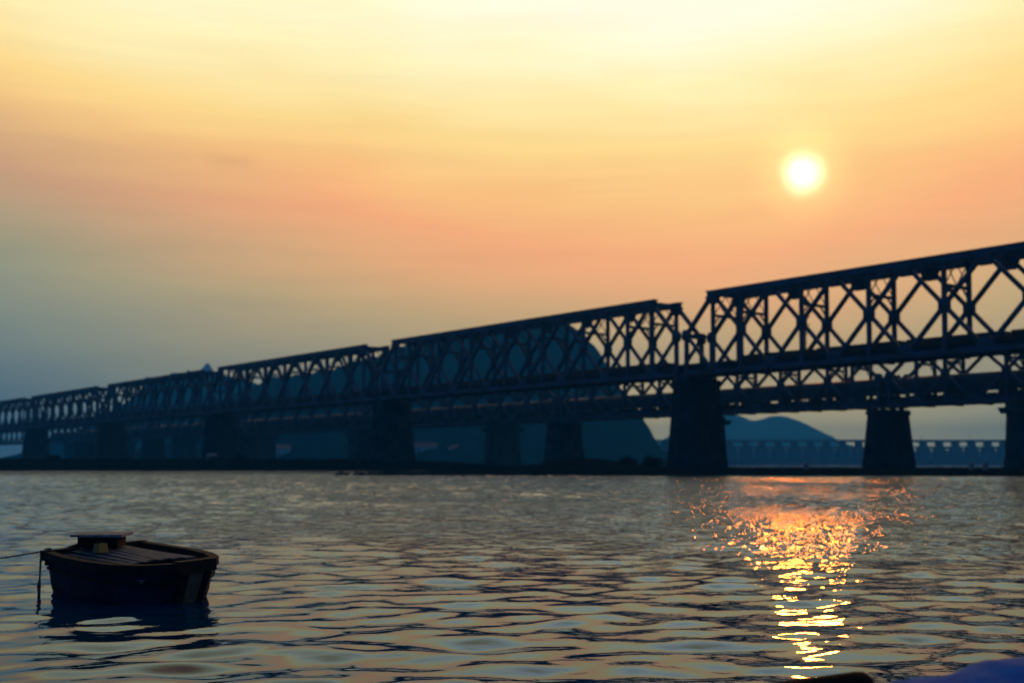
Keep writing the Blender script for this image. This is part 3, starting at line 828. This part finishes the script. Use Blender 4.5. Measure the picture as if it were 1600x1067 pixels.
# ------------------------------------------------------------------ boats
def hull_mesh(stations, thick=.05):
    """stations: (y, half width at rim, half width at bilge, z rim, z keel); closed shell with an inner skin"""
    def ring(st, inset):
        y, a, b, zr, zk = st[:5]; rk = st[5] if len(st) > 5 else 0.0; a -= inset; b = max(.02, b - inset); zk_ = zk + inset
        mid = (a * .62 + b * .38)
        return [(-a, y, zr), (-mid, y - rk * .55, zr * .45 + zk_ * .55), (-b, y - rk * .93, zk_ + .06), (0, y - rk, zk_), (b, y - rk * .93, zk_ + .06), (mid, y - rk * .55, zr * .45 + zk_ * .55), (a, y, zr)]
    mb = MB(); n = 7; vs = []; fs = []
    outs = [ring(s_, 0) for s_ in stations]
    ins_st = [list(s_) for s_ in stations]; ins_st[0][0] += thick; ins_st[-1][0] -= thick
    ins = [ring(s_, thick) for s_ in ins_st]
    S = len(stations)
    for r_ in outs + ins: vs += r_
    for i in range(S - 1):
        for j in range(n - 1):
            fs.append((i * n + j, i * n + j + 1, (i + 1) * n + j + 1, (i + 1) * n + j))
            o_ = S * n; fs.append((o_ + i * n + j, o_ + (i + 1) * n + j, o_ + (i + 1) * n + j + 1, o_ + i * n + j + 1))
        for j in (0, n - 1):
            a, b = i * n + j, (i + 1) * n + j; c, d = S * n + b, S * n + a
            fs.append((a, b, c, d) if j == 0 else (b, a, d, c))
    for base, flip in ((0, 0), ((S - 1) * n, 1)):
        f = tuple(base + j for j in range(n)); fs.append(f[::-1] if not flip else f)
        o_ = S * n + base; f = tuple(o_ + j for j in range(n)); fs.append(f if not flip else f[::-1])
        fs.append((base, base + n - 1, o_ + n - 1, o_) if not flip else (o_, o_ + n - 1, base + n - 1, base))
    return mb.add(vs, fs)

def deck_z(x, y):
    return .475 + .20 * max(0, 1 - (x / .78) ** 2) * (1 - .72 * (y + 1.4) / 1.7)

def make_boat(name, label, loc, rz, S=1.0, hullmat='hull', simple=False, pitch=0):
    r_ = thing(name, label, 'boat', loc, rz)
    st = [(-1.40, .76, .62, .57, -.22, 0), (-.8, .82, .68, .53, -.24, 0), (-.2, .84, .68, .50, -.25, 0), (.35, .76, .60, .475, -.24, 0), (.75, .57, .42, .465, -.2, .06), (1.0, .34, .22, .47, -.16, .18), (1.12, .22, .13, .48, -.12, .26)]
    st = [tuple(v_ * S for v_ in s_) for s_ in st]
    obj('hull', hull_mesh(st, .05 * S), M[hullmat], r_)
    # gunwale: a thick capping round the rim
    for sgn in (-1, 1):
        pts = [(sgn * (a + .015 * S), y, z + .03 * S) for y, a, b, z, k_ in [q_[:5] for q_ in st]]
        g_ = MB()
        for i in range(len(pts) - 1): g_.beam(pts[i], (Vector(pts[i + 1]) + (Vector(pts[i + 1]) - Vector(pts[i])) * .01), .13 * S, .11 * S, up=(0, 0, 1))
        obj('gunwale', g_, M['tarred'], r_)
    e = st[-1]; obj('bow_cap', MB().box(-e[1] - .08 * S, e[1] + .08 * S, e[0] - .1 * S, e[0] + .07 * S, e[3] - .07 * S, e[3] + .1 * S), M['tarred'], r_)
    e = st[0]; obj('stern_cap', MB().box(-e[1] - .08 * S, e[1] + .08 * S, e[0] - .06 * S, e[0] + .09 * S, e[3] - .05 * S, e[3] + .095 * S), M['tarred'], r_)
    if simple:
        for y in (-.4, .6): obj('thwart', MB().box(-.74 * S, .74 * S, (y - .12) * S, (y + .12) * S, .42 * S, .46 * S), M['wood_pale'], r_)
        return r_, st
    # rub strake along the sides just under the rim
    for sgn in (-1, 1):
        pts = [(sgn * (a - .02), y, z - .16) for y, a, b, z, k_ in [q_[:5] for q_ in st]]
        g_ = MB()
        for i in range(len(pts) - 1): g_.beam(pts[i], pts[i + 1], .06, .045, up=(0, 0, 1))
        obj('rub_rail', g_, M['tarred'], r_)
    # ribs
    for y in (-.65, -.35, -.05, .25, .55):
        a = np.interp(y, [s_[0] for s_ in st], [s_[1] for s_ in st]); b = np.interp(y, [s_[0] for s_ in st], [s_[2] for s_ in st]); z = np.interp(y, [s_[0] for s_ in st], [s_[3] for s_ in st])
        for sgn in (-1, 1):
            obj('rib', MB().beam((sgn * (b - .09), y, -.12), (sgn * (a - .085), y, z - .02), .05, .05, up=(0, 1, 0)), M['wood_mid'], r_)
    # floorboards, thwarts, stern deck planks
    for k_ in range(6):
        obj('floorboard', MB().box(-.5 + k_ * .168, -.5 + k_ * .168 + .15, -.9, .7, -.13, -.10), M['wood_pale'], r_)
    for y in (-.35, .62): obj('thwart', MB().box(-.70 if y < 0 else -.6, .70 if y < 0 else .6, y - .13, y + .13, .30, .345), M['wood_pale'], r_)
    for k_ in range(11):
        x0 = -.65 + k_ * .13
        obj('deck_slat', MB().beam((x0, -1.38, deck_z(x0, -1.38)), (x0 * .9, .26 + .05 * (k_ % 2), deck_z(x0 * .9, .28)), .105, .022, up=(0, 0, 1)), M['deck'], r_)
    arc = [(-.77, .44)] + [(x_, .535 + .20 * (1 - (x_ / .77) ** 2)) for x_ in np.linspace(-.77, .77, 13)] + [(.77, .44)]
    obj('stern_board', MB().plate(arc[::-1], -1.46, -1.395), M['tarred'], r_)
    for k_ in range(2):
        y0 = .72 + k_ * .14; hw = (.50, .38)[k_]
        obj('bow_plank', MB().box(-hw, hw, y0, y0 + .125, .42 + .006 * k_, .45 + .006 * k_), M['wood_mid'], r_)
    # blunt raked bow: a paler board between two corner posts
    obj('bow_board', MB().beam((0, .93, -.02), (0, 1.125, .41), .22, .05, up=(0, 1, 0)), M['wood_mid'], r_)
    for sgn in (-1, 1): obj('bow_post', MB().beam((sgn * .15, .905, -.08), (sgn * .215, 1.12, .46), .08, .09, up=(0, 1, 0)), M['tarred'], r_)
    obj('sternpost', MB().beam((0, -1.44, -.25), (0, -1.45, .55), .12, .09, up=(0, 1, 0)), M['tarred'], r_)
    return r_, st

BS = Vector((-5.20, 16.62, 0)); bow_dir = Vector((.776, -.631, 0))
brz = math.atan2(-bow_dir.x, bow_dir.y)
boat, bst = make_boat('rowing_boat', 'dark wooden rowing boat moored on the river at lower left', (BS.x, BS.y, .02), brz)
ROLL = .04
boat.rotation_euler = (0, ROLL, brz)
Rb = Matrix.Translation(boat.location) @ Matrix.Rotation(brz, 4, 'Z') @ Matrix.Rotation(ROLL, 4, 'Y')
def inboat(p): return Rb @ Vector(p)
# locker with a pale lid on the stern planks
lp = inboat((.06, -1.10, .668))
lk = thing('locker', 'low dark box with a pale overhanging lid on the stern of the rowing boat', 'box', tuple(lp), rad(3))
obj('body', MB().box(-.29, .29, -.22, .22, 0, .15), M['tarred'], lk)
for k_ in range(3): obj('lid_board', MB().box(-.37, .37, -.31 + k_ * .21, -.31 + k_ * .21 + .2, .153, .19 + .004 * k_), M['wood_pale'], lk)
yp = inboat((.30, -.74, deck_z(.30, -.74) + .022))
yc = thing('container', 'small yellow plastic container beside the dark box in the rowing boat', 'container', tuple(yp), brz + .3)
obj('body', MB().prism([(-.1, -.06), (.1, -.06), (.12, -.04), (.12, .04), (.1, .06), (-.1, .06), (-.12, .04), (-.12, -.04)], 0, .13, [(-.08, -.045), (.08, -.045), (.09, -.03), (.09, .03), (.08, .045), (-.08, .045), (-.09, .03), (-.09, -.03)]), M['yellow'], yc)
obj('screw_cap', MB().tube([(.05, 0, .131), (.05, 0, .165)], .025, 8), M['tarred'], yc)
# mooring rope from the stern corner out of frame
c0 = inboat((.74, -1.40, .66))
pts = []
for i in range(25):
    s_ = i / 24
    e_ = Vector((-14.5, 18.6, -.3))
    p_ = c0.lerp(e_, s_); p_.z -= 4 * .10 * s_ * (1 - s_); pts.append(p_)
mr = thing('mooring_rope', 'mooring rope running from the rowing boat to the left edge, loose end hanging', 'rope', tuple(c0))
obj('line', MB().tube([p_ - c0 for p_ in pts], .012, 6), M['rope'], mr)
obj('hanging_end', MB().tube([(0, 0, .01), (-.05, -.04, -.02), (-.085, -.06, -.12), (-.09, -.07, -.4), (-.1, -.07, -.52), (-.095, -.07, -.63)], [.016, .02, .016, .013, .03, .018], 6), M['rope'], mr)
obj('hitch', MB().tube([(-.03, -.03, -.06), (.03, .01, -.06), (.05, .05, -.02), (0, .05, .02), (-.05, .0, .01)], .02, 6), M['rope'], mr)

# pale boat drawn up on the left bank
pz = land_z(-64, 249)
pb, _ = make_boat('rowing_boat', 'small pale boat tipped on its side on the dark bank, by a near bridge pier', (-64.5, 248.5, pz + .3), rad(-70), 1.0, 'wood_pale', True)
pb.rotation_euler = (rad(12), rad(-52), rad(-60)); pb.location.z = pz + .75

# boat along which the photograph was taken : its log and tarpaulin reach into the lower right corner
fb_ = thing('wooden_boat', 'dark wooden boat under the blue tarpaulin at the lower right corner', 'boat', (4.3, 5.15, -.06), rad(90))
fst = [(-2.3, .75, .6, .66, -.3), (-1.2, .9, .7, .63, -.3), (0, .95, .75, .62, -.3), (1.3, .8, .6, .64, -.3), (2.2, .45, .3, .68, -.2), (2.75, .12, .06, .72, -.05)]
obj('hull', hull_mesh(fst, .06), M['tarred'], fb_)
for sgn in (-1, 1):
    g_ = MB(); pp = [(sgn * a, y, z + .03) for y, a, b, z, k_ in fst]
    for i in range(len(pp) - 1): g_.beam(pp[i], pp[i + 1], .12, .07, up=(0, 0, 1))
    obj('gunwale', g_, M['tarred'], fb_)
for y in (-1.6, -.5, .6, 1.6): obj('thwart', MB().box(-.8 if y < 1.5 else -.62, .8 if y < 1.5 else .62, y - .13, y + .13, .5, .56), M['wood_mid'], fb_)
# log lying along the boat, blunt rounded end to the right
lg = obj('log', MB().tube([(-1.15, 0, -.16), (-.6, 0, -.075), (0, 0, 0), (.045, 0, .010), (.075, 0, .016), (.092, 0, .02)], [.10, .105, .108, .098, .07, .02], 16), M['log'], loc=(1.78, 5.98, .765), smooth=True)
tag(lg, 'dark round ended log at the bottom edge below the sun glitter', 'log')
# tarpaulin: folded sheet heaped over the boat
tx = np.linspace(1.52, 5.6, 90); ty = np.linspace(4.15, 5.95, 50)
TX, TY = np.meshgrid(tx, ty, indexing='ij')
q_ = np.abs((TY - 5.0) / .85)
across = 1 - np.clip(q_, 0, 1) ** 2
fold = .014 * np.sin(TX * 7 + 3 * TY + 2 * np.sin(TY * 4)) + .010 * np.sin(TX * 17 - 9 * TY) + .006 * np.sin(TX * 31 + 12 * TY)
crest = .985 + .18 * np.clip(TX - 1.69, -1, 1.1)
TZ = .66 + (crest - .66) * across * smooth(1.52, 1.70, TX) + fold * (.4 + across * .6) - .45 * smooth(.85, 1.04, q_)
tm = grid_mesh('tarpaulin', tx, ty, TZ, M['tarp'], kind='x'); del tm['kind']
md = tm.modifiers.new('thickness', 'SOLIDIFY'); md.thickness = .006
tag(tm, 'bright blue tarpaulin heaped over the boat in the lower right corner', 'tarpaulin')

# ------------------------------------------------------------------ haze
hz = MB(); hz.box(-4400, 4400, -4400, 4400, -5.5, 128)
hm = bpy.data.materials.new('haze_air'); hm.use_nodes = True
ht = hm.node_tree; ht.nodes.clear()
pv = ht.nodes.new('ShaderNodeVolumePrincipled'); ho = ht.nodes.new('ShaderNodeOutputMaterial')
pv.inputs['Color'].default_value = (.02, .32, 1.0, 1)
pv.inputs['Density'].default_value = 4.1e-4
pv.inputs['Anisotropy'].default_value = 0.45
ht.links.new(pv.outputs[0], ho.inputs['Volume'])
ho_ = obj('haze', hz, hm); ho_['kind'] = 'stuff'; ho_['label'] = 'blue dusk haze over the river'
